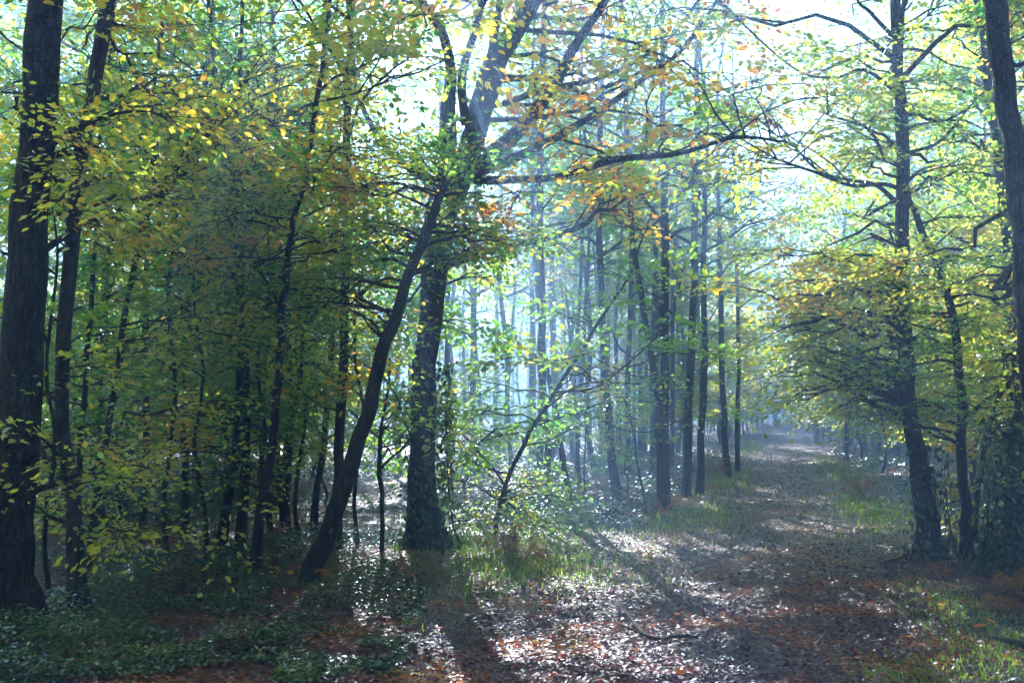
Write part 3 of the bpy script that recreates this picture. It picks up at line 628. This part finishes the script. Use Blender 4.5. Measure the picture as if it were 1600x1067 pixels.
sap = [archetype('understory_sapling', 4.2, .03, .9, 16, 'green', .075, (.7, 1.5), True), archetype('understory_sapling', 3.2, .025, .6, 14, 'fresh', .07, (.6, 1.3), True),
       archetype('understory_sapling', 5.2, .04, 1.3, 18, 'yellow', .08, (.8, 1.8), True)]
thin = [archetype('forest_tree', 15.5, .10, 7.0, 11, 'mixed', .15, (1.0, 2.2), ns=3), archetype('forest_tree', 14.5, .12, 6.0, 12, 'green', .15, (1.0, 2.4), ns=3), archetype('forest_tree', 15, .08, 5.0, 10, 'mixed', .15, (.9, 2.0), ns=3)]
fresh = {id(o): True for o in far + sap + thin}
def put(protos, x, y, label, group, smin=.85, smax=1.1):
    o = random.choice(protos)
    if fresh[id(o)]: fresh[id(o)] = False
    else: o = copy_thing(o)
    s = random.uniform(smin, smax); o.location = (x, y, float(ground_z(x, y)) ); o.rotation_euler = (0, 0, random.uniform(0, 6.28)); o.scale = (s, s, s)
    o['label'] = label; o['category'] = 'tree'; o['group'] = group
    NAMED.append((o, x, y, group))
c = 0; tries = 0
while c < 135 and tries < 20000:
    tries += 1
    y = 30 + 90 * random.random() ** 1.2; x = random.uniform(-.6 * y, .62 * y)
    if abs(x - path_x(y)) < (2.9 if y < 40 else 2.1) or any((x - a) ** 2 + (y - b) ** 2 < 3.2 for a, b in used): continue
    if x < path_x(y) and x > -.12 * y and y < 42 and random.random() < .6: continue
    if y < 37 and 1 < x < 12 and random.random() < .5: continue
    used.append((x, y)); c += 1
    if x < -.1 * y: lab, gr = 'far slender trunk deep in the wood on the left of the picture', 'far trees of the left wood'
    elif x < path_x(y): lab, gr = 'far trunk fading into blue haze between the oak and the path', 'far trees in the blue haze'
    else: lab, gr = 'far leafy tree fading into haze right of the path', 'far trees of the right wood'
    put(thin if (-.2 * y <= x < path_x(y) + 2 and y < 68) or abs(x - path_x(y)) < 7 else far, x, y, lab, gr, .85, 1.12)
c = 0
while c < 42:
    y = random.uniform(24, 60); x = random.uniform(-.11 * y, path_x(y) - 3)
    if any((x - a) ** 2 + (y - b) ** 2 < 1.2 for a, b in used): continue
    used.append((x, y)); c += 1
    put(thin, x, y, 'slim pale trunk with a high thin crown standing in the blue haze behind the clearing', 'slim trunks in the blue haze behind the clearing', .8, 1.1)
for k in range(10):      # trees that close the far end of the path
    y = random.uniform(88, 125); x = path_x(y) + random.uniform(-5, 12) + (0 if k % 3 else random.uniform(-12, 12))
    put([far[1], far[3]], x, y, 'far tree closing off the end of the path in pale haze', 'trees at the end of the path', .9, 1.1)
for k in range(64):
    y = random.uniform(118, 185); x = y * random.uniform(-.58, .62)
    put(thin if abs(x - path_x(y)) < 4 else [far[0], far[1], far[3]], x, y, 'farthest pale tree closing the view deep in the wood', 'farthest trees of the wood', 1.0, 1.12)
for k in range(60):      # the wood goes on beside and behind the photographer
    if k < 34: a = random.uniform(0, 6.28); y = random.uniform(-34, -2.5); x = random.uniform(-26, 26)
    else: y = random.uniform(-2, 34); x = random.choice((-1, 1)) * (.60 * max(y, 0) + random.uniform(5.5, 14))
    if abs(x - path_x(y)) < 2.6: continue
    put(far, x, y, 'leafy tree of the wood round the photographer, outside the picture', 'trees round the photographer', .85, 1.1)
def saplings(n, xr, yr, lab, gr, protos=sap, smin=.7, smax=1.15, clear=2.4):
    c = 0; tries = 0
    while c < n and tries < 3000:
        tries += 1
        y = random.uniform(*yr); x = random.uniform(*xr(y))
        if abs(x - path_x(y)) < clear: continue
        c += 1; put(protos, x, y, lab, gr, smin, smax)
saplings(36, lambda y: (-.6 * y, -1.6 - .05 * y), (13, 28), 'leafy green sapling in the dark understory left of the oak', 'saplings in the left understory', [sap[0], sap[1]])
saplings(16, lambda y: (-.55 * y, -2), (24, 45), 'distant sapling with layered leaves in the left wood', 'distant saplings of the left wood')
saplings(9, lambda y: (-1.5, path_x(y) - 2.6), (18, 42), 'pale sunlit sapling standing in the hazy clearing', 'saplings in the hazy clearing', [sap[1], sap[0]], .5, .85)
saplings(26, lambda y: (path_x(y) + 2.5, .6 * y), (12.5, 34), 'leafy sapling on the right of the path under the yellow green branches', 'saplings right of the path', sap, .6, 1.1)
saplings(36, lambda y: (path_x(y) - 4.5, path_x(y) + 5), (32, 75), 'hazy sapling leaning towards the far stretch of the path', 'saplings along the far path', sap, .9, 1.6, 2.3)

for k in range(26):
    y = 40 + k * 1.9; sd = -1 if k % 6 == 0 else 1
    put([far[1], far[3]], path_x(y) + sd * random.uniform(2.3, 4.2), y, 'hazy low branched tree lining the far stretch of the path', 'trees lining the far path', .75, 1.0)
for k in range(22):
    y = random.uniform(66, 112); x = path_x(y) + random.uniform(-7, 7)
    if abs(x - path_x(y)) < 2.2 and y < 88: continue
    put([sap[0], sap[1]], x, y, 'tall hazy bush closing the far end of the path', 'bushes at the end of the path', 1.7, 2.6)

for k in range(11):
    y = 92 + k * 2.2
    put([sap[0], sap[1]], path_x(y) + random.uniform(-3.2, 3.2), y, 'tall hazy bush closing the far end of the path', 'bushes at the end of the path', 1.8, 2.6)

# ------------------------------------------------------------------ forest floor
def scatter(n, y0, y1, power, xf):
    u = rng.random(n); y = y0 * (y1 / y0) ** (u ** power); x = xf(y, rng.random(n)); return x, y
def stuff(name, me, mat):
    o = link(name, me, mat); o['kind'] = 'stuff'; return o
# fallen leaves
n = 240000
x, y = scatter(n, 4.2, 70, 1.0, lambda y, u: (-.60 + 1.22 * u) * y)
dpath = np.abs(x - path_x(y))
keep = rng.random(n) < np.where(dpath < 2.4, 1.0, .55)
x, y = x[keep], y[keep]; n = len(x)
P = np.stack([x, y, ground_z(x, y) + .012 + rng.random(n) * .018], 1)
az = rng.uniform(0, 6.28, n); D = np.stack([np.cos(az), np.sin(az), rng.normal(0, .25, n)], 1)
N = np.array([0, 0, 1.0]) + rng.normal(0, .38, (n, 3))
S = rng.uniform(.022, .056, n) * np.clip(y / 14, 1, 2.6) ** .75
stuff('fallen_leaves', leaf_mesh('fallen_leaves', P, D, N, S, False), M_LITTER)
# glossy undergrowth: bramble and ivy leaves over both verges
def undergrowth(n, xf, y0, y1, hmax, size, name, mat, seed, pw=1.0, thr=.42):
    x, y = scatter(n, y0, y1, pw, xf)
    m = value_noise(x * .9, y * .9, seed) * .65 + value_noise(x * 3.1, y * 3.1, seed + 1) * .35
    k = m > thr; x, y, m = x[k], y[k], m[k]; n = len(x)
    h = rng.random(n) ** 1.3 * hmax * np.clip((m - thr) * 4, .15, 1)
    P = np.stack([x, y, ground_z(x, y) + .02 + h], 1)
    az = rng.uniform(0, 6.28, n); D = np.stack([np.cos(az), np.sin(az), rng.normal(-.15, .3, n)], 1)
    N = np.array([0, 0, 1.0]) + rng.normal(0, .42, (n, 3))
    S = size * rng.uniform(.6, 1.3, n) * np.clip(y / 12, 1, 2.6) ** .95
    return stuff(name, leaf_mesh(name, P, D, N, S, False), mat)
undergrowth(120000, lambda y, u: -.62 * y + u * (.62 * y + np.minimum(-.55 - .02 * y, .2)), 5.2, 34, .24, .040, 'bramble_undergrowth', M_IVY, 41, 1.0, .47)
undergrowth(46000, lambda y, u: path_x(y) + 2.2 + u * (.36 * y - 1.9), 6.5, 45, .4, .055, 'bramble_undergrowth', M_IVY, 51)
undergrowth(26000, lambda y, u: -.06 * y - .2 + u * (.33 * y - 1.9), 14, 55, .35, .055, 'bramble_undergrowth', M_IVY, 61)
# grass on the verges
def grass(n, cx, cy, sx, sy, h, rot=0):
    a = rng.normal(0, 1, n); b = rng.normal(0, 1, n)
    x = cx + a * sx * math.cos(rot) - b * sy * math.sin(rot); y = cy + a * sx * math.sin(rot) + b * sy * math.cos(rot)
    az = rng.uniform(0, 6.28, n)
    return x, y, np.full(n, h)
G = []
for (px, py, sx, sy, n, h) in [(800, 890, .35, .9, 3600, .08), (880, 880, .5, .6, 2600, .06), (930, 905, .5, .5, 1800, .05), (760, 860, .4, 1.0, 2200, .09),
                               (1480, 945, .22, .8, 4000, .04), (1560, 1000, .22, .5, 3500, .04), (1560, 1045, .35, .3, 3500, .045), (1430, 1060, .25, .2, 1500, .04),
                               (1172, 700, .4, 5, 1500, .12), (1085, 805, .4, 1.4, 2000, .08), (1132, 752, .35, 2.6, 2000, .1), (1362, 800, .35, 2.0, 3000, .09), (1306, 735, .4, 5, 2000, .12), (900, 820, 1.2, 1.5, 4000, .07)]:
    c = hit(px, py); G.append(grass(int(n * .42), c[0], c[1], sx, sy, h, -.25))
x = np.concatenate([g[0] for g in G]); y = np.concatenate([g[1] for g in G]); h = np.concatenate([g[2] for g in G]) * rng.uniform(.5, 1.4, len(x))
n = len(x); az = rng.uniform(0, 6.28, n); lean = rng.uniform(.1, .9, n)
B = np.stack([x, y, ground_z(x, y)], 1); wv = np.stack([-np.sin(az), np.cos(az), 0 * az], 1) * (.0045 * np.clip(y / 10, 1, 2.5))[:, None]
tip = B + np.stack([np.cos(az) * lean * h, np.sin(az) * lean * h, h], 1); mdl = B + (tip - B) * .5 + np.array([0, 0, 1]) * (h * .14)[:, None]
V = np.stack([B - wv, B + wv, mdl + wv * .8, mdl - wv * .8, tip], 1).reshape(-1, 3)
b = np.arange(n)[:, None] * 5
loops = np.concatenate([b + 0, b + 1, b + 2, b + 3, b + 3, b + 2, b + 4], 1).ravel()
starts = (np.arange(n)[:, None] * 7 + np.array([[0, 4]])).ravel()
stuff('grass', mesh_from('grass', V, loops, starts), M_GRASS)

# ------------------------------------------------------------------ bracken
def bracken_proto(nf, L, mat):
    V = []; F = []
    for k in range(nf):
        az = k * 6.28 / nf + random.uniform(-.4, .4); d = np.array([math.cos(az), math.sin(az), 0]); s = np.array([-d[1], d[0], 0.])
        l = L * random.uniform(.7, 1.1); up = random.uniform(.7, 1.3)
        def rach(t): return d * l * t * .62 + np.array([0, 0, 1.0]) * l * (up * 1.5 * t - up * .95 * t * t)
        K = 15
        for q in range(1, K + 1):
            t = .18 + .82 * q / K; c = rach(t); wd = l * .38 * math.sin(min(1, (1.06 - t) * 1.5) * 1.4) * random.uniform(.8, 1.1)
            for sg in (-1, 1):
                e = norm(s * sg + d * .45 + np.array([0, 0, random.uniform(-.45, .05)])); pw = wd * .13
                nrm = np.cross(e, d); a = norm(np.cross(nrm, e))
                m = 4
                for z in range(m):                       # saw-toothed pinna
                    p0 = c + e * wd * z / m; p1 = c + e * wd * (z + 1) / m; ww = pw * (1 - z / m * .75)
                    b0 = len(V); V += [p0, p1, p0 + e * wd / m * .8 + a * ww, p0 + e * wd / m * .8 - a * ww]; F += [(b0, b0 + 1, b0 + 2), (b0, b0 + 3, b0 + 1)]
        P = np.array([rach(t) for t in np.linspace(0, 1, 7)]); 
        for z in range(6):
            b0 = len(V); q0, q1 = P[z], P[z + 1]; V += [q0 - s * .004, q0 + s * .004, q1 + s * .003, q1 - s * .003]; F += [(b0, b0 + 1, b0 + 2), (b0, b0 + 2, b0 + 3)]
    return quads_mesh('bracken', np.array(V), np.array(F))
bm = [bracken_proto(7, .52, None), bracken_proto(9, .60, None), bracken_proto(6, .42, None)]
for m_ in bm: m_.materials.append(M_BRACKEN)
ferns = [(782, 880, 1.0, 'bright orange bracken clump at the foot of the leaning sapling'), (820, 890, .9, 'orange bracken just right of the small stump foot'), (860, 888, .8, 'low orange bracken on the grassy verge right of the small stump'),
         (765, 925, .5, 'small tan bracken tuft on the grass near the oak shadow'), (1042, 808, 1.0, 'red orange bracken at the foot of the twin trunks'), (1078, 795, .9, 'orange bracken under the first dark trunk by the path'),
         (1108, 770, 1.1, 'pale orange bracken beside the mottled trunk'), (1122, 748, 1.2, 'tall yellow bracken below the leaning trunk by the path'), (1163, 722, 1.4, 'orange bracken where the path narrows on the left'),
         (1298, 735, 1.5, 'orange bracken on the right verge of the far path'), (1345, 778, 1.1, 'orange bracken on the right verge nearer the mossy trunk'), (1365, 770, .8, 'small rusty bracken beside the right verge clump'),
         (535, 925, .9, 'dark rusty bracken beside the foot of the steeply leaning trunk'), (655, 920, .8, 'shaded rusty bracken below the ivy covered oak foot'), (732, 800, 1.2, 'hazy orange bracken right behind the oak'),
         (905, 780, 1.3, 'orange bracken patch behind the clearing beside the pale leaning stem'), (930, 778, 1.1, 'orange bracken left of the lone bent stem'), (985, 785, 1.1, 'peach coloured bracken behind the dark stump'),
         (1535, 850, .9, 'rusty bracken behind the crooked stem'), (1592, 935, .8, 'golden bracken at the right edge of the picture'), (1570, 960, .7, 'brown bracken leaning low near the right edge'),
         (1470, 905, .5, 'small pale orange fern before the mossy trunk'), (580, 800, 1.2, 'sunlit orange bracken in the gap left of the oak'), (450, 830, 1.0, 'orange bracken glowing inside the dark thicket'),
         (420, 855, .9, 'tan bracken at the edge of the dark thicket'), (250, 870, .9, 'rusty bracken among the glinting undergrowth on the left')]
for k, (px, py, s, lab) in enumerate(ferns):
    c = hit(px, py); o = link('bracken_fern', bm[k % 3], None, None, (c[0], c[1], float(ground_z(c[0], c[1]))))
    o.scale = (s, s, s * random.uniform(.8, 1.1)); o.rotation_euler = (0, 0, random.uniform(0, 6.28)); o['label'] = lab; o['category'] = 'fern'; o['group'] = 'bracken ferns'

# ------------------------------------------------------------------ ivy round the feet of the oak and the mossy trunk: parts of nothing, plants of their own
def ivy_round(px, py, r, h, n, label):
    c = hit(px, py); rt = root_at('ivy', (c[0], c[1], float(ground_z(c[0], c[1]))), label, 'ivy')
    z = rng.random(n) ** 1.6 * h; az = rng.uniform(0, 6.28, n); rr = r * (1 + .8 * np.exp(-z / .3)) + np.abs(rng.normal(0, .07, n)) + .04 * (1 - z / h)
    P = np.stack([np.cos(az) * rr, np.sin(az) * rr, z], 1)
    N = np.stack([np.cos(az), np.sin(az), np.full(n, .7)], 1) + rng.normal(0, .35, (n, 3)); D = np.stack([-np.sin(az) * .4, np.cos(az) * .4, np.full(n, -1.)], 1) + rng.normal(0, .4, (n, 3))
    link('leaves', leaf_mesh('leaves', P, D, N, rng.uniform(.045, .09, n), True), M_IVY, rt)
    w_ = Wood()
    for k in range(7):
        a = random.uniform(0, 6.28); zz = np.linspace(0, h * random.uniform(.5, .95), 9); aa = a + rng.normal(0, .12, 9).cumsum()
        q = r * (1 + 1.1 * np.exp(-zz / .35)) + .012
        w_.tube(np.stack([np.cos(aa) * q, np.sin(aa) * q, zz], 1), np.linspace(.012, .004, 9), 5)
    link('stem', w_.mesh('stem', np.zeros(3)), M_THIN, rt)
ivy_round(672, 868, .17, 2.2, 1300, 'dense dark ivy climbing the wide foot of the big oak')
ivy_round(1458, 872, .13, 1.3, 450, 'ivy climbing the foot of the tall mossy trunk on the right')
ivy_round(1592, 895, .22, 1.6, 1500, 'dark ivy heap round the trunk at the right edge')

# ------------------------------------------------------------------ stumps, dead wood, single leaves
def stump(px, py, r, h, label):
    c = hit(px, py); z0 = float(ground_z(c[0], c[1])); rt = root_at('tree_stump', (c[0], c[1], z0), label, 'stump')
    th = np.linspace(0, 2 * math.pi, 20, endpoint=False); rr = r * (1 + .12 * np.cos(3 * th + 1) + .08 * np.cos(5 * th))
    V = []; 
    for z, f in ((-.08, 1.4), (.03, 1.18), (h * .5, 1.0), (h * .92, .97)):
        V += [(math.cos(a) * q * f, math.sin(a) * q * f, z) for a, q in zip(th, rr)]
    top = [(math.cos(a) * q * .93, math.sin(a) * q * .93, h + .03 * math.sin(a * 2 + px)) for a, q in zip(th, rr)]
    V += top
    F = [(k * 20 + j, k * 20 + (j + 1) % 20, (k + 1) * 20 + (j + 1) % 20, (k + 1) * 20 + j) for k in range(4) for j in range(20)]
    link('bark', quads_mesh('bark', np.array(V), np.array(F), True), M_OAK, rt)
    V = np.vstack([np.array(top) + [0, 0, -.004], np.array(top) * [.5, .5, 1] - [0, 0, .015], [[0, 0, h - .02]]])
    F = [(j, (j + 1) % 20, 20 + (j + 1) % 20, 20 + j) for j in range(20)] + [(20 + j, 20 + (j + 1) % 20, 40, 40) for j in range(20)]
    loops = []; st = []
    for f in F:
        st.append(len(loops)); loops += list(f[:3]) if f[2] == f[3] else list(f)
    link('cut_face', mesh_from('cut_face', V, loops, st), M_DEAD, rt)
stump(793, 862, .095, .15, 'small dark stump beside the leaning sapling in the clearing')
stump(955, 818, .10, .20, 'dark hazy stump at the back of the clearing below the lone stem')
def dead(name, label, paths, mat=M_DEAD):
    c = hit(*paths[0][0][:2]); rt = root_at(name, (c[0], c[1], float(ground_z(c[0], c[1]))), label, 'branch'); org = np.array(rt.location)
    for k, pth in enumerate(paths):
        pts = []; rad = []
        for a, b, w_, *z in pth:
            q = hit(a, b); q[2] = float(ground_z(q[0], q[1])) + .03 + (z[0] if z else 0); pts.append(q); rad.append(w_ / 2 * q[1] / FX)
        A, B = smooth_path(pts, rad, 5); wd = Wood(); wd.tube(A, B, 8, .2); link('stem' if k == 0 else 'twig', wd.mesh('stem', org), mat, rt)
dead('fallen_branch', 'thin curved fallen branch lying on the sunlit leaves of the path',
     [[(1092, 997, 4), (1060, 993, 6), (1030, 998, 6), (1005, 993, 6, .01), (985, 975, 5, .03), (972, 958, 4, .05), (978, 946, 3, .03)], [(1008, 994, 4), (985, 990, 3, .02), (965, 982, 3, .02), (955, 962, 2, .01)]])
dead('fallen_branch', 'dark fallen stick in the shaded undergrowth at the bottom left', [[(352, 1032, 7), (390, 1024, 8, .02), (430, 1022, 6, .03), (455, 1014, 4)]])
dead('fallen_branch', 'pale stick lying on the leaves left of the mossy trunk foot', [[(1372, 882, 3), (1400, 876, 4), (1432, 868, 5, .02)]], M_SMOOTH)
dead('fallen_branch', 'low crooked branch rising right from the foot of the crooked stem', [[(1524, 862, 8, .02), (1536, 840, 7, .12), (1560, 822, 6, .2), (1600, 812, 5, .3)]])
dead('fallen_branch', 'pale strip standing in for sunlit soil at the right edge among orange leaves', [[(1545, 1003, 6, .0), (1575, 1010, 9, .01), (1615, 1022, 11, .02)]], M_SMOOTH)  # pale tube added in place of a stripe of sunlit soil

def big_leaf():
    S_ = 9; V = [(0, 0, 0)]; out = []
    for k in range(S_ * 2):
        a = k / (S_ * 2) * 6.283; r_ = (.5 if k % 2 else .36) * (1 - .15 * math.cos(a)); out.append((math.cos(a) * r_ + .3, math.sin(a) * r_ * .8, .10 * abs(math.sin(a)) + .05 * math.cos(a * 2)))
    V = np.array([(.3, 0, -.03)] + out); F = [(0, 1 + k, 1 + (k + 1) % 18) for k in range(18)]
    return quads_mesh('fallen_leaf', V, np.array(F))
M_BIG = leaf_mat('large_orange_leaf', [(0, (.42, .09, .02)), (.6, (.5, .15, .02)), (1, (.6, .28, .03))], gloss=.08, patch=3)
blm = big_leaf(); blm.materials.append(M_BIG)
for px, py, s, lab in [(1534, 987, .085, 'large curled orange leaf beside the pale strip for sunlit soil'), (1552, 982, .08, 'large orange leaf right behind the curled one near the sunlit soil strip'), (1060, 963, .05, 'orange leaf on the path just above the fallen branch'),
                       (918, 938, .06, 'orange leaf on the sunlit litter left of the fallen branch'), (990, 1020, .06, 'yellow orange leaf on the path below the fallen branch'), (1058, 1052, .07, 'yellow leaf at the bottom edge of the path'),
                       (688, 992, .07, 'orange leaf lying in the shade of the oak at the path edge'), (1470, 955, .06, 'red orange leaf on the grass strip right of the path'), (1178, 996, .05, 'rust orange leaf in the shade right of the fallen branch'),
                       (1425, 1000, .06, 'tan orange leaf between the path and the grass strip')]:
    c = hit(px, py); o = link('fallen_leaf', blm, None, None, (c[0], c[1], float(ground_z(c[0], c[1])) + .045)); o.scale = (s * 1.3,) * 3
    o.rotation_euler = (random.uniform(-.5, .5), random.uniform(-.5, .5), random.uniform(0, 6.28)); o['label'] = lab; o['category'] = 'leaf'; o['group'] = 'single bright leaves'

# labels: which one it is among its like, by the landmarks it stands between and how near it is
MARKS = [(-400, 'the picture edge'), (15, 'the massive left trunk'), (118, 'the smooth grey stem'), (225, 'the forked sapling'), (365, 'the dark stem clump'), (440, 'the curving thin stem'),
         (540, 'the steeply leaning trunk'), (672, 'the ivy clad oak'), (810, 'the leaning sapling'), (960, 'the lone bent stem'), (1038, 'the twin trunks'), (1145, 'the path edge stems'),
         (1228, 'the path end'), (1425, 'the mossy trunk'), (1503, 'the crooked stem'), (1595, 'the right edge trunk'), (2400, 'the picture edge')]
WHAT = {'far trees of the left wood': 'far leafy tree', 'far trees in the blue haze': 'far hazy trunk', 'far trees of the right wood': 'far hazy tree', 'slim trunks in the blue haze behind the clearing': 'slim pale trunk',
        'trees at the end of the path': 'tree closing the path', 'trees lining the far path': 'low branched path side tree', 'bushes at the end of the path': 'tall hazy bush', 'farthest trees of the wood': 'very distant pale tree',
        'saplings in the left understory': 'green understory sapling', 'distant saplings of the left wood': 'distant layered sapling', 'saplings in the hazy clearing': 'sunlit clearing sapling',
        'saplings right of the path': 'leafy right side sapling', 'saplings along the far path': 'hazy path side sapling', 'dim trunks left of the oak': 'dim forest trunk', 'trunks right of the path': 'yellow green forest tree',
        'pale trunks beyond the clearing': 'pale forest trunk'}
ORD = ['nearest'] + [o + ' nearest' for o in 'second third fourth fifth sixth seventh eighth ninth tenth eleventh twelfth thirteenth fourteenth fifteenth sixteenth seventeenth eighteenth nineteenth twentieth twenty-first twenty-second twenty-third twenty-fourth twenty-fifth twenty-sixth twenty-seventh twenty-eighth twenty-ninth thirtieth'.split()] + ['still farther'] * 200
bins = {}
for o, x, y, gr in NAMED:
    if gr not in WHAT: continue
    px = px_from(x, y)[0]; k = max(i for i in range(len(MARKS) - 1) if MARKS[i][0] <= px or i == 0)
    bins.setdefault((gr, k), []).append((y, o))
for (gr, k), L in bins.items():
    L.sort(key=lambda q: q[0])
    for n_, (y, o) in enumerate(L):
        o['label'] = f"{ORD[n_]} {WHAT[gr]} between {MARKS[k][1]} and {MARKS[k + 1][1]}"
tri = sum(len(m.loops) - 2 * len(m.polygons) for m in bpy.data.meshes)
print('TRIS', tri, 'OBJ', len(bpy.data.objects), 'maxz', max((o.matrix_world @ Vector(c)).z for o in bpy.data.objects if o.type == 'MESH' and o.name != 'haze' for c in o.bound_box))
